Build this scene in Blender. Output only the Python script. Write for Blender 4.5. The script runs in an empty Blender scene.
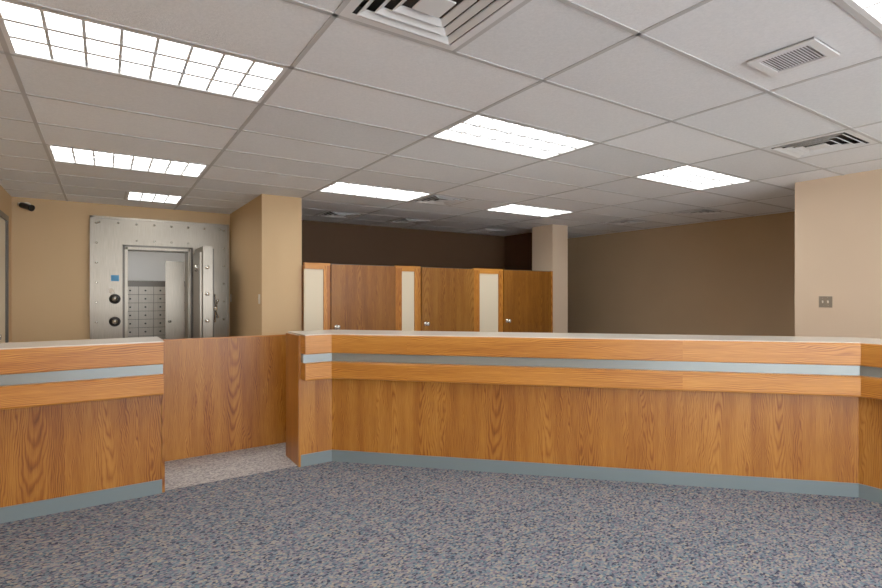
import bpy, bmesh, math, random
from mathutils import Vector, Matrix
random.seed(4)
S=bpy.context.scene
S.view_settings.view_transform='Standard'
S.view_settings.look='None'
S.view_settings.exposure=.5
S.view_settings.gamma=1.2
C=2.64   # ceiling height
H=1.45   # camera height
YB=8.10  # back wall

# ------------------------------------------------------------ materials
def srgb(r,g,b):
    def f(c):
        c/=255.0
        return c/12.92 if c<=.04045 else ((c+.055)/1.055)**2.4
    return (f(r),f(g),f(b),1)
class N:
    def __init__(s,name):
        s.m=bpy.data.materials.new(name); s.m.use_nodes=True
        s.t=s.m.node_tree; s.t.nodes.clear()
        s.out=s.t.nodes.new('ShaderNodeOutputMaterial')
        s.b=s.t.nodes.new('ShaderNodeBsdfPrincipled')
        s.t.links.new(s.b.outputs[0],s.out.inputs[0])
    def n(s,k,**kw):
        x=s.t.nodes.new(k)
        for a,v in kw.items(): setattr(x,a,v)
        return x
    def l(s,a,b): s.t.links.new(a,b)
    def math(s,op,a,b=None,c=None):
        x=s.n('ShaderNodeMath',operation=op)
        for i,v in enumerate((a,b,c)):
            if v is None: continue
            if isinstance(v,(int,float)): x.inputs[i].default_value=v
            else: s.l(v,x.inputs[i])
        return x.outputs[0]
    def comb(s,x,y,z=0.0):
        c=s.n('ShaderNodeCombineXYZ')
        for i,v in enumerate((x,y,z)):
            if isinstance(v,(int,float)): c.inputs[i].default_value=v
            else: s.l(v,c.inputs[i])
        return c.outputs[0]
    def noise(s,vec,scale,detail=3,rough=.5):
        x=s.n('ShaderNodeTexNoise'); x.inputs['Scale'].default_value=scale
        x.inputs['Detail'].default_value=detail; x.inputs['Roughness'].default_value=rough
        if vec is not None: s.l(vec,x.inputs['Vector'])
        return x.outputs[0]
    def ramp(s,fac,stops,interp='LINEAR'):
        x=s.n('ShaderNodeValToRGB'); r=x.color_ramp; r.interpolation=interp
        while len(r.elements)<len(stops): r.elements.new(.5)
        for e,(p,c) in zip(r.elements,stops): e.position=p; e.color=c
        s.l(fac,x.inputs[0]); return x.outputs[0]
    def bump(s,h,strength,dist=.002):
        x=s.n('ShaderNodeBump'); x.inputs['Strength'].default_value=strength; x.inputs['Distance'].default_value=dist
        s.l(h,x.inputs['Height']); s.l(x.outputs[0],s.b.inputs['Normal'])
def plain(name,col,rough=.6,metal=0,emit=0,spec=.5):
    k=N(name); k.b.inputs['Base Color'].default_value=col; k.b.inputs['Roughness'].default_value=rough
    k.b.inputs['Metallic'].default_value=metal
    k.b.inputs['Specular IOR Level'].default_value=spec
    if emit:
        k.b.inputs['Emission Color'].default_value=(1,.985,.95,1); k.b.inputs['Emission Strength'].default_value=emit
    return k.m
def paint(name,col,var=.04):
    k=N(name); g=k.n('ShaderNodeNewGeometry')
    nz=k.noise(g.outputs['Position'],1.3,2)
    c2=tuple(min(1,v*(1-var)) for v in col[:3])+(1,)
    k.l(k.ramp(nz,[(.35,c2),(.65,col)]),k.b.inputs['Base Color'])
    k.bump(k.noise(g.outputs['Position'],260,2),.15,.001)
    k.b.inputs['Roughness'].default_value=.75; k.b.inputs['Specular IOR Level'].default_value=.25
    return k.m
def oak(name,vertical=True,leaf=.42,gain=1.0,straight=False,seed=0.0):
    k=N(name); uv=k.n('ShaderNodeUVMap'); sp=k.n('ShaderNodeSeparateXYZ'); k.l(uv.outputs[0],sp.inputs[0])
    if vertical: a,b=sp.outputs[0],sp.outputs[1]
    else: a,b=sp.outputs[1],sp.outputs[0]
    q=k.math('DIVIDE',a,leaf); idx=k.math('FLOOR',q)
    if straight: idx=k.math('FLOOR',k.math('DIVIDE',b,2.1))
    wn=k.n('ShaderNodeTexWhiteNoise',noise_dimensions='1D'); k.l(k.math('ADD',idx,7.3+seed),wn.inputs['W'])
    wn2=k.n('ShaderNodeTexWhiteNoise',noise_dimensions='1D'); k.l(k.math('ADD',idx,31.7+seed),wn2.inputs['W'])
    r1=wn.outputs[0]; r2=wn2.outputs[0]
    if straight:
        w=k.noise(k.comb(k.math('MULTIPLY',a,4.0),k.math('MULTIPLY',b,.8),k.math('MULTIPLY',r1,20)),1.0,3)
        d=k.math('ADD',k.math('ADD',a,k.math('MULTIPLY',w,.2)),k.math('MULTIPLY',r1,3.0))
        ring=k.math('FRACT',k.math('MULTIPLY',d,95.0))
    else:
        loc=k.math('MULTIPLY',k.math('SUBTRACT',k.math('FRACT',q),k.math('MULTIPLY_ADD',r1,.5,.25)),leaf)
        bb=k.math('SUBTRACT',b,k.math('MULTIPLY_ADD',r2,2.6,-.7))
        w=k.noise(k.comb(k.math('MULTIPLY',a,4.5),k.math('MULTIPLY',b,1.0),k.math('MULTIPLY',r1,20)),1.0,4)
        x=k.math('ADD',loc,k.math('MULTIPLY',k.math('SUBTRACT',w,.5),.22))
        y=k.math('MULTIPLY',bb,.06)
        d=k.math('SQRT',k.math('ADD',k.math('MULTIPLY',x,x),k.math('MULTIPLY',y,y)))
        ring=k.math('FRACT',k.math('MULTIPLY',d,112.0))
    ringc=k.ramp(ring,[(0,(1,1,1,1)),(.25,(.2,.2,.2,1)),(.6,(.0,.0,.0,1)),(1,(1,1,1,1))])
    amp=k.noise(k.comb(k.math('MULTIPLY',a,12),k.math('MULTIPLY',b,2.0),r2),1.0,2)
    pore=k.noise(k.comb(k.math('MULTIPLY',a,360),k.math('MULTIPLY',b,7),r1),1.0,2)
    broad=k.noise(k.comb(k.math('MULTIPLY',a,11),k.math('MULTIPLY',b,.7),r2),1.0,3)
    f=k.math('ADD',k.math('MULTIPLY',ringc,k.math('MULTIPLY',amp,.66)),k.math('MULTIPLY',pore,.58))
    f=k.math('ADD',f,k.math('MULTIPLY',k.math('SUBTRACT',broad,.5),.6))
    f=k.math('ADD',f,k.math('MULTIPLY',k.math('SUBTRACT',r2,.5),.22))
    def g(c): return tuple(min(1,v*gain) for v in c[:3])+(1,)
    col=k.ramp(f,[(.05,g(srgb(200,137,60))),(.35,g(srgb(176,110,38))),(.62,g(srgb(142,78,21))),(.95,g(srgb(92,42,9)))])
    k.l(col,k.b.inputs['Base Color'])
    k.b.inputs['Roughness'].default_value=.34
    k.b.inputs['Specular IOR Level'].default_value=.4
    k.bump(pore,.12,.001)
    return k.m
def carpet(name,cols,scale=62):
    k=N(name); g=k.n('ShaderNodeNewGeometry'); sp=k.n('ShaderNodeSeparateXYZ'); k.l(g.outputs['Position'],sp.inputs[0])
    v=k.n('ShaderNodeTexVoronoi'); v.inputs['Scale'].default_value=1; v.inputs['Randomness'].default_value=.7
    k.l(k.comb(k.math('MULTIPLY',sp.outputs[0],scale*.72),k.math('MULTIPLY',sp.outputs[1],scale*1.1)),v.inputs['Vector'])
    s2=k.n('ShaderNodeSeparateColor'); k.l(v.outputs['Color'],s2.inputs[0])
    n=len(cols)
    c=k.ramp(s2.outputs[0],[(i/n,srgb(*cc)) for i,cc in enumerate(cols)],'CONSTANT')
    fn=k.noise(g.outputs['Position'],420,2)
    mx=k.n('ShaderNodeMixRGB',blend_type='MULTIPLY'); mx.inputs[0].default_value=.5
    k.l(c,mx.inputs[1]); k.l(k.ramp(fn,[(.3,(.6,.6,.6,1)),(.7,(1.3,1.3,1.3,1))]),mx.inputs[2])
    k.l(mx.outputs[0],k.b.inputs['Base Color'])
    k.b.inputs['Roughness'].default_value=.95; k.b.inputs['Specular IOR Level'].default_value=.1
    k.bump(fn,.5,.003); return k.m
def tilemat():
    k=N('acoustic_tile'); g=k.n('ShaderNodeNewGeometry'); sp=k.n('ShaderNodeSeparateXYZ'); k.l(g.outputs['Position'],sp.inputs[0])
    ix=k.math('FLOOR',k.math('DIVIDE',k.math('SUBTRACT',sp.outputs[0],.82),1.22))
    iy=k.math('FLOOR',k.math('DIVIDE',k.math('SUBTRACT',sp.outputs[1],2.68),.61))
    wn=k.n('ShaderNodeTexWhiteNoise',noise_dimensions='2D'); k.l(k.comb(ix,iy),wn.inputs['Vector'])
    nz=k.noise(g.outputs['Position'],60,5,.75)
    f=k.math('ADD',k.math('MULTIPLY',wn.outputs[0],.35),k.math('MULTIPLY',nz,.65))
    k.l(k.ramp(f,[(.2,srgb(218,221,223)),(.8,srgb(248,249,250))]),k.b.inputs['Base Color'])
    k.b.inputs['Roughness'].default_value=.95; k.b.inputs['Specular IOR Level'].default_value=.1
    k.bump(nz,.6,.004); return k.m
def steel(name,a,b,metal=.6,rough=.34):
    k=N(name); g=k.n('ShaderNodeNewGeometry'); sp=k.n('ShaderNodeSeparateXYZ'); k.l(g.outputs['Position'],sp.inputs[0])
    nz=k.noise(k.comb(k.math('MULTIPLY',sp.outputs[0],300),k.math('MULTIPLY',sp.outputs[1],300),k.math('MULTIPLY',sp.outputs[2],5)),1,2)
    k.l(k.ramp(nz,[(.3,a),(.7,b)]),k.b.inputs['Base Color'])
    k.b.inputs['Metallic'].default_value=metal; k.b.inputs['Roughness'].default_value=rough; return k.m

M={}
M['oakv']=oak('oak_veneer_vertical',True,.43,.92)
M['oakp']=oak('oak_partition_veneer',True,.61,1.0,seed=5)
M['oakf']=oak('oak_frame',True,.11,1.15)
M['oakh']=oak('oak_fascia_horizontal',False,.5,1.2,straight=True)
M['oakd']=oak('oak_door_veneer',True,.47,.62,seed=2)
M['teal']=plain('teal_grey_laminate',srgb(142,150,148),.26,.45)
M['tealb']=plain('teal_grey_vinyl_base',srgb(122,136,140),.34,.3)
M['lam']=plain('counter_laminate',srgb(216,208,194),.25)
M['cream']=plain('cream_panel',srgb(226,212,182),.6)
M['tan']=paint('tan_paint',srgb(207,174,130))
M['beige']=paint('beige_paint',srgb(216,191,162))
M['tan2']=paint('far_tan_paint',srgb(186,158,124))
M['brown']=paint('brown_paint',srgb(88,65,46))
M['white']=plain('white_paint',srgb(234,234,232),.6)
M['tbar']=plain('ceiling_grid_paint',srgb(186,186,185),.5)
M['tile']=tilemat()
M['lens']=plain('lamp_lens',(.9,.9,.9,1),.5,emit=5.5)
M['louv']=plain('louver_paint',srgb(225,226,226),.5)
M['bar']=plain('louver_bar_paint',srgb(205,207,209),.6)
M['dark']=plain('duct_dark',srgb(45,42,40),.8)
M['duct']=plain('grille_backing',srgb(120,118,114),.8)
M['steel']=steel('brushed_steel',srgb(134,126,113),srgb(156,148,134),.7,.32)
M['boxst']=steel('deposit_box_metal',srgb(150,145,134),srgb(164,158,148),.4,.4)
M['steeld']=plain('dark_steel',srgb(88,84,78),.4,.6)
M['chrome']=plain('chrome',srgb(215,212,205),.15,1)
M['black']=plain('black_plastic',srgb(22,22,22),.35)
M['blue']=plain('blue_label',srgb(60,140,190),.5)
M['plate']=plain('switch_plate_metal',srgb(150,140,125),.35,.5)
M['ivory']=plain('ivory_plastic',srgb(225,215,195),.45)
M['carpet']=carpet('speckled_carpet',[(88,102,118),(124,121,131),(150,145,142),(74,84,102),(158,149,136),(102,124,133),(116,106,120),(136,133,137),(58,62,78),(120,131,140)],92)
M['carpet_lit']=carpet('staff_carpet_lit_tone',[(166,160,156),(186,180,174),(150,146,148),(196,190,182),(140,134,136),(176,170,166)],92)  # paler palette paints the brighter light behind the counter into the carpet
k=N('fill_window_glass'); tr=k.n('ShaderNodeBsdfTransparent'); gl=k.n('ShaderNodeBsdfGlossy'); gl.inputs['Roughness'].default_value=.02  # glass for the added, unseen fill windows
mx=k.n('ShaderNodeMixShader'); mx.inputs[0].default_value=.07; k.l(tr.outputs[0],mx.inputs[1]); k.l(gl.outputs[0],mx.inputs[2]); k.l(mx.outputs[0],k.out.inputs[0]); M['glass']=k.m

# ------------------------------------------------------------ mesh builder
class MB:
    def __init__(s): s.v=[]; s.f=[]; s.mi=[]; s.sm=[]; s.mats=[]
    def mat(s,n):
        if n not in s.mats: s.mats.append(n)
        return s.mats.index(n)
    def hexa(s,p,m):
        o=len(s.v); s.v+= [Vector(q) for q in p]; i=s.mat(m)
        for f in ((3,2,1,0),(4,5,6,7),(0,1,5,4),(1,2,6,5),(2,3,7,6),(3,0,4,7)):
            s.f.append([o+a for a in f]); s.mi.append(i); s.sm.append(False)
    def box(s,x0,x1,y0,y1,z0,z1,m):
        s.hexa([(x0,y0,z0),(x1,y0,z0),(x1,y1,z0),(x0,y1,z0),(x0,y0,z1),(x1,y0,z1),(x1,y1,z1),(x0,y1,z1)],m)
    def quad(s,pts,m):
        o=len(s.v); s.v+=[Vector(q) for q in pts]; s.f.append(list(range(o,o+len(pts)))); s.mi.append(s.mat(m)); s.sm.append(False)
    def lathe(s,org,axis,prof,m,seg=20):
        ax=Vector(axis).normalized(); t=Vector((0,0,1)) if abs(ax.z)<.9 else Vector((1,0,0))
        u=ax.cross(t).normalized(); w=ax.cross(u); org=Vector(org); i=s.mat(m); o=len(s.v)
        for (h,r) in prof:
            for q in range(seg):
                a=2*math.pi*q/seg; s.v.append(org+ax*h+(u*math.cos(a)+w*math.sin(a))*max(r,1e-4))
        for j in range(len(prof)-1):
            for q in range(seg):
                q2=(q+1)%seg
                s.f.append([o+j*seg+q,o+j*seg+q2,o+(j+1)*seg+q2,o+(j+1)*seg+q]); s.mi.append(i); s.sm.append(True)
        for j in (0,len(prof)-1):
            s.f.append([o+j*seg+q for q in range(seg)]); s.mi.append(i); s.sm.append(False)
    def strip(s,path,o0,o1,z0,z1,m,cham=0):
        P=[Vector((a,b)) for a,b in path]; ns=[]
        for a,b in zip(P,P[1:]):
            d=(b-a).normalized(); ns.append(Vector((d.y,-d.x)))
        mit=[ns[0]]
        for a,b in zip(ns,ns[1:]): mit.append((a+b)/(1+a.dot(b)))
        mit.append(ns[-1])
        for i in range(len(P)-1):
            A,B=P[i],P[i+1]
            def q(p,mv,o,z): r=p+mv*o; return (r.x,r.y,z)
            if not cham:
                s.hexa([q(A,mit[i],o1,z0),q(B,mit[i+1],o1,z0),q(B,mit[i+1],o0,z0),q(A,mit[i],o0,z0),
                        q(A,mit[i],o1,z1),q(B,mit[i+1],o1,z1),q(B,mit[i+1],o0,z1),q(A,mit[i],o0,z1)],m)
            else:
                c=cham
                pr=[(o0,z0),(o1-c,z0),(o1-c*.3,z0+c*.3),(o1,z0+c),(o1,z1-c),(o1-c*.3,z1-c*.3),(o1-c,z1),(o0,z1)]
                o=len(s.v); n=len(pr); k2=s.mat(m)
                for (oo,zz) in pr: s.v.append(Vector(q(A,mit[i],oo,zz)))
                for (oo,zz) in pr: s.v.append(Vector(q(B,mit[i+1],oo,zz)))
                for j in range(n):
                    j2=(j+1)%n
                    s.f.append([o+j,o+n+j,o+n+j2,o+j2]); s.mi.append(k2); s.sm.append(False)
                s.f.append([o+j for j in range(n)]); s.mi.append(k2); s.sm.append(False)
                s.f.append([o+n+j for j in reversed(range(n))]); s.mi.append(k2); s.sm.append(False)
    def make(s,name,bevel=0,origin=None):
        me=bpy.data.meshes.new(name)
        me.from_pydata([tuple(v) for v in s.v],[],s.f)
        for n in s.mats: me.materials.append(M[n])
        for p,i,sm in zip(me.polygons,s.mi,s.sm): p.material_index=i; p.use_smooth=sm
        bm=bmesh.new(); bm.from_mesh(me); bmesh.ops.recalc_face_normals(bm,faces=bm.faces[:])
        uvl=bm.loops.layers.uv.new('UVMap')
        for f in bm.faces:
            n=f.normal
            if abs(n.z)>.85: t=Vector((1,0,0)); b=Vector((0,1,0))
            else:
                t=Vector((-n.y,n.x,0)).normalized(); b=Vector((0,0,1))
            for l in f.loops:
                c=l.vert.co; l[uvl].uv=(c.dot(t)+20,c.dot(b)+.0)
        bm.to_mesh(me); bm.free()
        ob=bpy.data.objects.new(name,me); S.collection.objects.link(ob)
        if origin is not None:
            me.transform(Matrix.Translation(-Vector(origin))); ob.location=origin
        if bevel:
            b=ob.modifiers.new('bevel','BEVEL'); b.width=bevel; b.segments=2; b.limit_method='ANGLE'
        return ob

# ------------------------------------------------------------ room shell
XL=-.95; XR=8.30; YF=-3.2
m=MB(); m.box(XL-.1,XR+.1,YF-.1,YB+2.2,-.1,0,'carpet'); m.make('floor')
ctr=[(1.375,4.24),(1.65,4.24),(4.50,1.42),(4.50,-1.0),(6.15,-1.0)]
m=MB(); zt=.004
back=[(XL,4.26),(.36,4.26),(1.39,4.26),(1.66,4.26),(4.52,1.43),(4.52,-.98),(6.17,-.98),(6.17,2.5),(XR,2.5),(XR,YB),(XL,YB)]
m.quad([(a,b,zt) for a,b in back],'carpet_lit'); m.make('floor_staff_lit_carpet')  # sheet over the same floor, its lighter colour stands in for stronger light

m=MB()
m.box(XL-.1,XL,YF,6.85,0,C,'tan'); m.box(XL-.1,XL,7.81,YB,0,C,'tan'); m.box(XL-.1,XL,6.85,7.81,2.36,C,'tan'); m.make('wall_left')
m=MB()
m.box(XL,.23,YB,YB+.15,0,C,'tan'); m.box(1.02,2.02,YB,YB+.15,0,C,'tan'); m.box(.23,1.02,YB,YB+.15,2.08,C,'tan')
m.box(2.02,XR+.1,YB,YB+.15,0,C,'brown'); m.make('wall_back')
m=MB(); m.box(1.56,2.04,6.25,YB,0,C,'tan'); m.make('wall_pier')
m=MB(); m.box(6.885,6.98,6.75,YB,0,C,'brown'); m.make('wall_booth_side')
m=MB(); m.box(XR,XR+.1,2.4,YB,0,C,'tan2'); m.make('wall_right')
m=MB(); m.box(6.17,6.29,YF,2.5,0,C,'beige'); m.box(6.29,XR,2.38,2.5,0,C,'beige'); m.make('wall_right_near')
m=MB(); m.box(6.38,6.75,6.25,6.75,0,C,'beige'); m.make('wall_column',bevel=.004)
m=MB()
m.box(XL,6.17,YF-.1,YF,0,.35,'beige'); m.box(XL,6.17,YF-.1,YF,2.55,C,'beige')
m.box(XL,-.6,YF-.1,YF,.35,2.55,'beige'); m.box(5.8,6.17,YF-.1,YF,.35,2.55,'beige')
m.make('wall_front')
m=MB()
for i in range(5):
    x=-.6+i*1.6; m.box(x-.03 if i else x,x+.03 if i<4 else x,YF-.08,YF-.02,.35,2.55,'steeld')
m.box(-.6,5.8,YF-.08,YF-.02,.35,.41,'steeld'); m.box(-.6,5.8,YF-.08,YF-.02,2.49,2.55,'steeld')
m.box(-.57,5.77,YF-.055,YF-.045,.41,2.49,'glass'); m.make('added_fill_window_1')  # unseen windows added behind the camera so sky light fills the ceiling
m=MB(); m.box(6.158,6.17,-.95,2.5,0,.1,'tealb'); m.make('baseboard_right')
m=MB(); m.box(XL,XL+.012,YF,4.2,0,.1,'tealb'); m.make('baseboard_left')
m=MB(); m.box(1.55,2.04,6.238,6.25,0.004,.1,'tealb'); m.make('baseboard_pier')

# ceiling --------------------------------------------------
GX0,GY0,TX,TY=.82,2.68,1.22,.61
lights=[(-.4,2.68),(2.04,2.68),(4.48,2.68),(2.04,5.12),(-.4,5.12),(4.48,5.12),(2.04,.24),(-.4,.24),(4.48,.24),(-.4,-2.2),(2.04,-2.2),(4.48,-2.2)]
halves=[(.21,6.95,'L')]
diffs=[(.82,1.46),(4.48,1.46),(3.26,5.12),(2.65,6.95),(3.87,6.95),(5.70,7.25),(6.92,3.90),(6.92,5.12)]
def near(a,b): return abs(a-b)<.03
m=MB()
def tbox(x0,x1,y0,y1):
    x0=max(x0,XL); x1=min(x1,XR); y0=max(y0,YF); y1=min(y1,YB)
    if x1-x0>.01 and y1-y0>.01: m.box(x0,x1,y0,y1,C,C+.02,'tile')
for i in range(-2,8):
    for j in range(-10,10):
        x=GX0+TX*i; y=GY0+TY*j
        if any(near(x,a) and near(y,b) for a,b in lights): continue
        occL=any(near(x,a) and near(y,b) for a,b in diffs) 
        occR=any(near(x+.61,a) and near(y,b) for a,b in diffs) or any(near(x+.61,a) and near(y,b) for a,b,_ in halves)
        if occL or occR:
            if not occL: tbox(x,x+.61,y,y+TY)
            if not occR: tbox(x+.61,x+TX,y,y+TY)
            m.box(x+.598,x+.622,y,y+TY,C-.004,C+.001,'tbar')
        else: tbox(x,x+TX,y,y+TY)
for i in range(-1,8):
    x=GX0+TX*i
    if XL<x<XR: m.box(x-.012,x+.012,YF,YB,C-.004,C+.001,'tbar')
for j in range(-10,10):
    y=GY0+TY*j
    if YF<y<YB: m.box(XL,XR,y-.012,y+.012,C-.004,C+.001,'tbar')
m.make('ceiling')

def troffer(x,y,w,d,nx,ny):
    m=MB(); e=.012; z=C
    x0,x1,y0,y1=x+e,x+w-e,y+e,y+d-e
    m.box(x0,x1,y0,y0+.004,z,z+.1,'louv'); m.box(x0,x1,y1-.004,y1,z,z+.1,'louv')
    m.box(x0,x0+.004,y0,y1,z,z+.1,'louv'); m.box(x1-.004,x1,y0,y1,z,z+.1,'louv'); m.box(x0,x1,y0,y1,z+.1,z+.104,'louv')
    f=.022
    for a in ((x0,x1,y0,y0+f),(x0,x1,y1-f,y1),(x0,x0+f,y0+f,y1-f),(x1-f,x1,y0+f,y1-f)): m.box(*a,z-.003,z+.006,'louv')
    X0,X1,Y0,Y1=x0+f,x1-f,y0+f,y1-f
    m.box(X0,X1,Y0,Y1,z+.022,z+.026,'lens')
    for i in range(1,nx):
        q=X0+(X1-X0)*i/nx; m.box(q-.007,q+.007,Y0,Y1,z+.001,z+.022,'bar')
    for i in range(1,ny):
        q=Y0+(Y1-Y0)*i/ny; m.box(X0,X1,q-.012,q+.012,z,z+.022,'bar')
    m.make('ceiling_troffer_light',origin=(x+w/2,y+d/2,z))
for a,b in lights: troffer(a,b,1.22,.61,8,3)
troffer(.21,6.95,.61,.61,4,3)

def diffuser(x,y,s=.61):
    m=MB(); cx,cy=x+s/2,y+s/2; z=C; h=s/2-.012
    def ring(r0,z0,r1,z1,t=.004,mat='louv'):
        for k in range(4):
            a=k*math.pi/2; ca,sa=round(math.cos(a)),round(math.sin(a))
            def R(px,py,pz): return (cx+px*ca-py*sa,cy+px*sa+py*ca,pz)
            m.hexa([R(-r0,-r0,z0),R(r0,-r0,z0),R(r1,-r1,z1),R(-r1,-r1,z1),
                    R(-r0,-r0,z0+t),R(r0,-r0,z0+t),R(r1,-r1,z1+t),R(-r1,-r1,z1+t)],mat)
    ring(h,z-.004,h-.04,z-.004)
    for i,r in enumerate((.235,.18,.125)):
        ring(r,z-.012,r-.026,z+.004)
    m.box(cx-.065,cx+.065,cy-.065,cy+.065,z-.014,z-.008,'louv')
    m.box(cx-h,cx+h,cy-h,cy+h,z+.06,z+.065,'dark')
    for a in ((cx-h,cx+h,cy-h,cy-h+.004),(cx-h,cx+h,cy+h-.004,cy+h),(cx-h,cx-h+.004,cy-h,cy+h),(cx+h-.004,cx+h,cy-h,cy+h)): m.box(*a,z,z+.06,'dark')
    m.make('ceiling_air_diffuser',origin=(cx,cy,z))
def grille(x0,x1,y0,y1,name,n=12,mat='louv',zoff=0):
    m=MB(); z=C-zoff; f=.04
    m.box(x0,x1,y0,y1,z-.006,z-.001,'duct')
    for a in ((x0,x1,y0,y0+f),(x0,x1,y1-f,y1),(x0,x0+f,y0+f,y1-f),(x1-f,x1,y0+f,y1-f)): m.box(*a,z-.014,z-.001,mat)
    for i in range(n):
        q=y0+f+(y1-y0-2*f)*(i+.5)/n; w=(y1-y0-2*f)/n*.34
        m.hexa([(x0+f,q-w,z-.012),(x1-f,q-w,z-.012),(x1-f,q+w,z-.006),(x0+f,q+w,z-.006),
                (x0+f,q-w,z-.010),(x1-f,q-w,z-.010),(x1-f,q+w,z-.004),(x0+f,q+w,z-.004)],mat)
    m.make(name,origin=((x0+x1)/2,(y0+y1)/2,z))
for a,b in diffs: diffuser(a,b)
grille(2.74,3.03,1.03,1.33,'ceiling_exhaust_grille',16)

# ------------------------------------------------------------ teller counters
def counter(path,name,depth,endl=True,endr=False):
    m=MB()
    m.strip(path,-.02,.010,0.0,.098,'tealb')
    m.strip(path,-.03,0.0,.098,1.10,'oakv')
    m.strip(path,0.0,.125,.735,.878,'oakh',cham=.012)
    m.strip(path,0.0,.070,.878,.952,'teal')
    m.strip(path,0.0,.125,.952,1.108,'oakh',cham=.008)
    m.strip(path,-depth,.108,1.100,1.114,'lam',cham=.003)
    m.strip(path,-depth+.02,-depth+.04,.005,1.098,'oakv')
    if endl:
        x,y=path[0]; m.box(x-.018,x+.004,y-.004,y+depth,0,1.10,'oakv')
    if endr:
        x,y=path[-1]; m.box(x-.004,x+.018,y-.0,y+depth,0,1.10,'oakv')
    return m.make(name)
counter(ctr,'teller_counter',.36,True)
counter([(XL+.002,4.24),(.35,4.24)],'teller_counter',.36,False,True)
m=MB(); m.box(.10,1.75,5.0,5.035,.004,1.045,'oakp'); m.box(.10,1.75,4.996,5.039,1.045,1.056,'oakh'); m.make('oak_partition_panel')

# ------------------------------------------------------------ coupon booths
m=MB(); Y0,Y1=6.15,6.20; ZT=1.835
def side(x0,x1,pl,pr):
    if pl>x0: m.box(x0,pl,Y0,Y1,.004,ZT-.03,'oakf')
    m.box(pr,x1,Y0,Y1,.004,ZT-.03,'oakf')
    m.box(x0,x1,Y0,Y1,ZT-.03,ZT,'oakh'); m.box(pl,pr,Y0,Y1,1.76,ZT-.03,'oakh')
    m.box(pl,pr,Y0+.012,Y1-.012,.02,1.76,'cream')
side(2.045,2.374,2.045,2.285)
side(3.303,3.70,3.40,3.60)
side(4.631,5.198,4.74,5.11)
m.box(6.244,6.285,Y0,Y1,.004,ZT,'oakf')
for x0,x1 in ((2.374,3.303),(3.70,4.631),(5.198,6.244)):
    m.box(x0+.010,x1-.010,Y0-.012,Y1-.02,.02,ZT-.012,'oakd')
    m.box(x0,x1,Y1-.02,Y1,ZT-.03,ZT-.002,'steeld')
    kx=x0+.08
    m.lathe((kx,Y0-.012,1.03),(0,-1,0),[(0,.032),(.006,.032),(.008,.012),(.035,.012),(.04,.026),(.055,.030),(.066,.024),(.07,0)],'chrome')
for x in (2.06,3.50,4.9,6.25):
    m.box(x-.015,x+.02,Y1,YB-.35,.004,ZT-.03,'oakd')
m.make('coupon_booths')

# ------------------------------------------------------------ vault
m=MB(); y0,y1=YB-.06,YB
x0,x1,zt=-.16,1.53,2.47; ox0,ox1,oz=.23,1.02,2.08
m.box(x0,ox0,y0,y1,.004,zt,'steel'); m.box(ox1,x1,y0,y1,.004,zt,'steel'); m.box(ox0,ox1,y0,y1,oz,zt,'steel')
for a in ((x0,x0+.03,.004,zt),(x1-.03,x1,.004,zt)): m.box(a[0],a[1],y0-.012,y0,a[2],a[3],'steel')
m.box(x0,x1,y0-.012,y0,zt-.03,zt,'steel')
m.box(ox0-.03,ox0-.005,y0-.008,y0,.004,oz+.03,'steeld'); m.box(ox1+.005,ox1+.03,y0-.008,y0,.004,oz+.03,'steeld'); m.box(ox0-.03,ox1+.03,y0-.008,y0,oz+.005,oz+.03,'steeld')
m.box(ox0,ox0+.03,y0,YB+.3,.004,oz,'steel'); m.box(ox1-.03,ox1,y0,YB+.3,.004,oz,'steel'); m.box(ox0,ox1,y0,YB+.3,oz-.03,oz,'steel')
for i in range(9):
    z=.3+i*.26
    if z<2.4:
        for x in (x0+.07,x1-.07): m.lathe((x,y0,z),(0,-1,0),[(0,.014),(.008,.012),(.012,.004)],'chrome',12)
for i in range(8):
    x=x0+.1+i*.21; m.lathe((x,y0,zt-.08),(0,-1,0),[(0,.014),(.008,.012),(.012,.004)],'chrome',12)
    if ox0<x<ox1: m.lathe((x,y0,oz+.09),(0,-1,0),[(0,.012),(.008,.010),(.012,.004)],'chrome',12)
for z in (1.385,1.085):
    m.lathe((.113,y0,z),(0,-1,0),[(0,.066),(.010,.066),(.018,.058),(.020,.0)],'black',28)
    m.lathe((.113,y0-.018,z),(0,-1,0),[(0,.036),(.03,.032),(.034,.022),(.05,.022),(.052,0)],'chrome',28)
m.box(.07,.16,y0-.004,y0,1.62,1.70,'blue')
m.box(.05,.10,y0-.003,y0,1.46,1.52,'ivory')
m.make('vault_door_frame')
m=MB(); dx0,dx1=1.07,1.19; dy0,dy1=7.28,8.0
m.box(dx0,dx1,dy0,dy1,.03,2.08,'steel')
m.box(dx0-.03,dx0,dy0+.06,dy1-.08,.10,2.0,'steel')
m.box(dx1,dx1+.02,dy0+.03,dy1-.03,.06,2.05,'steeld')
for z in (.4,.75,1.1,1.45,1.8):
    m.lathe((dx0+.05,dy0,z),(0,-1,0),[(0,.025),(.03,.025),(.034,.018),(.035,0)],'chrome',16)
for z in (.35,1.75):
    m.lathe((dx1-.02,dy1+.01,z-.12),(0,0,1),[(0,.035),(.24,.035)],'steeld',16)
    m.box(dx1-.05,dx1+.05,dy1,dy1+.03,z-.08,z+.08,'steel')
m.lathe((dx1+.02,7.62,1.25),(1,0,0),[(0,.05),(.06,.03),(.09,.03)],'chrome')
for k2 in range(5):
    a=k2*2*math.pi/5; c,s_=math.cos(a),math.sin(a)
    m.lathe((dx1+.09,7.62,1.25),(0,c,s_),[(0,.010),(.17,.010),(.175,.016),(.20,.016),(.205,0)],'chrome',10)
m.lathe((dx0-.03,7.55,1.80),(-1,0,0),[(0,.05),(.03,.045),(.032,0)],'chrome')
m.make('vault_door',bevel=.004)
m=MB(); m.box(.74,.985,8.42,8.45,.02,1.93,'steel'); m.box(.76,.965,8.41,8.42,.1,1.85,'steel')
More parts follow.
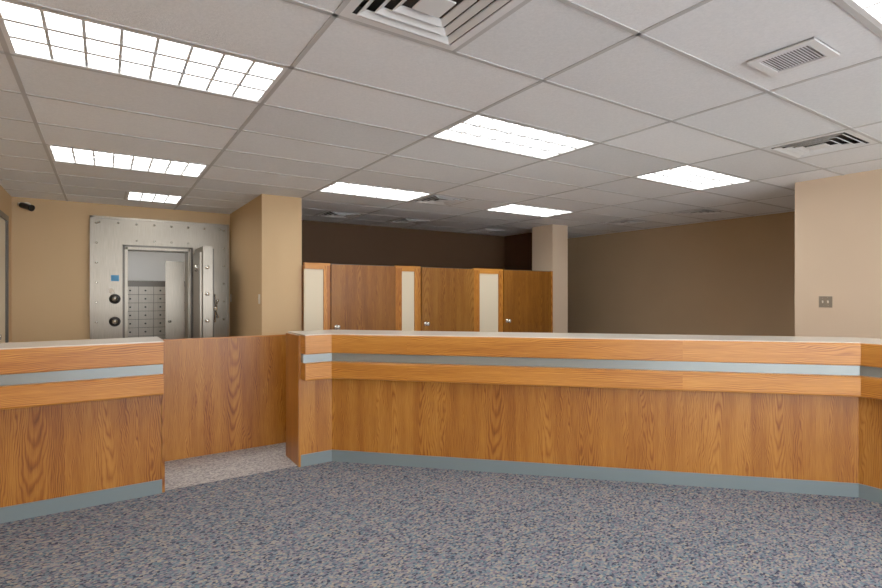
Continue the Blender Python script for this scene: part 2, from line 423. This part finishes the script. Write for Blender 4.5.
m.lathe((.79,8.41,1.05),(0,-1,0),[(0,.02),(.05,.02),(.052,0)],'chrome'); m.make('vault_day_gate')
m=MB(); a0,a1,b1=-.5,1.9,10.2
m.box(a0-.05,a0,YB+.15,b1,0,2.5,'white'); m.box(a1,a1+.05,YB+.15,b1,0,2.5,'white'); m.box(a0,a1,b1,b1+.05,0,2.5,'white')
m.make('wall_vault')
m=MB(); m.box(a0,a1,YB+.15,b1,2.5,2.55,'white'); m.make('ceiling_vault')
m=MB(); bx0,bx1,by=-.4,1.5,9.35; m.box(bx0,bx1,by,by+.6,.02,1.66,'steeld')
z=.06
rows=[.20,.20,.20,.13,.13,.13,.13,.13,.13,.13]
for r in rows:
    n=9 if r<.15 else 7
    for i in range(n):
        w=(bx1-bx0-.04)/n; x=bx0+.02+i*w
        m.box(x+.004,x+w-.004,by-.012,by,z+.004,z+r-.004,'boxst')
        m.lathe((x+w*.5-.01,by-.012,z+r*.5),(0,-1,0),[(0,.014),(.008,.014),(.009,0)],'black',10)
    z+=r
m.make('safe_deposit_boxes')
m=MB(); m.box(.1,1.1,8.65,9.15,2.46,2.5,'louv'); m.box(.13,1.07,8.68,9.12,2.455,2.46,'lens'); m.make('vault_ceiling_light')

# ------------------------------------------------------------ small fittings
def wallplate(org,nrm,name,w=.07,h=.115,mat='plate',n=1):
    m=MB(); o=Vector(org); nn=Vector(nrm); t=Vector((-nn.y,nn.x,0))
    def bx(tc,zc,w,h,d0,d1,mat):
        P=[]
        for z in (zc-h/2,zc+h/2):
            for (a,d) in ((tc-w/2,d1),(tc+w/2,d1),(tc+w/2,d0),(tc-w/2,d0)):
                q=o+t*a+nn*d; P.append((q.x,q.y,o.z+z))
        m.hexa(P,mat)
    W=w*n if n==1 else w+.046*(n-1)
    bx(0,0,W,h,0,.006,mat)
    for i in range(n):
        c=(i-(n-1)/2)*.046
        bx(c,0,.012,.026,.006,.009,'ivory'); bx(c,.006,.008,.012,.009,.018,'ivory')
        for zz in (-.04,.04):
            q=o+t*c+nn*.006+Vector((0,0,zz)); m.lathe(q,nn,[(0,.004),(.002,.003),(.0022,0)],'chrome',8)
    m.make(name,origin=org,bevel=.001)
wallplate((6.17,2.22,1.37),(-1,0,0),'light_switch',n=2)
wallplate((1.56,6.36,1.39),(-1,0,0),'light_switch',mat='ivory')
wallplate((1.56,8.02,1.39),(-1,0,0),'light_switch',mat='ivory')
m=MB(); cxx,cz=-.80,2.50
m.lathe((cxx,YB,cz+.04),(0,-1,0),[(0,.045),(.012,.045),(.02,.03),(.022,0)],'ivory')
m.lathe((cxx,YB-.02,cz+.04),(0,-1,-.1),[(0,.012),(.09,.012)],'ivory',12)
m.lathe((cxx-.05,YB-.10,cz+.035),(.75,-.6,-.3),[(0,.028),(.01,.035),(.13,.035),(.135,.040),(.155,.040),(.156,.03),(.15,.001)],'black',20)
m.lathe((cxx-.07,YB-.085,cz+.043),(.75,-.6,-.3),[(0,.022),(.02,.026)],'ivory',16)
m.make('security_camera')
m=MB(); dx=XL-.06
m.box(dx,dx+.07,6.852,6.91,0.004,2.358,'steeld'); m.box(dx,dx+.07,7.75,7.808,0.004,2.358,'steeld'); m.box(dx,dx+.07,6.91,7.75,2.3,2.358,'steeld')
m.box(dx,dx+.045,6.91,7.75,.01,2.3,'cream'); m.lathe((dx+.045,7.0,1.0),(1,0,0),[(0,.03),(.006,.03),(.008,.012),(.04,.012),(.045,.028),(.06,.028),(.065,0)],'chrome')
m.make('door_1')

# ------------------------------------------------------------ world + camera
w=bpy.data.worlds.new('World'); S.world=w; w.use_nodes=True
bg=w.node_tree.nodes['Background']; bg.inputs[0].default_value=(.93,.96,1,1); bg.inputs[1].default_value=5.5
cd=bpy.data.cameras.new('cam'); cam=bpy.data.objects.new('camera',cd); S.collection.objects.link(cam)
cam.location=(0,0,H); cam.rotation_euler=(math.radians(90),0,math.radians(-33.3))
cd.sensor_width=36; cd.lens=20.9; cd.clip_start=.05; S.camera=cam
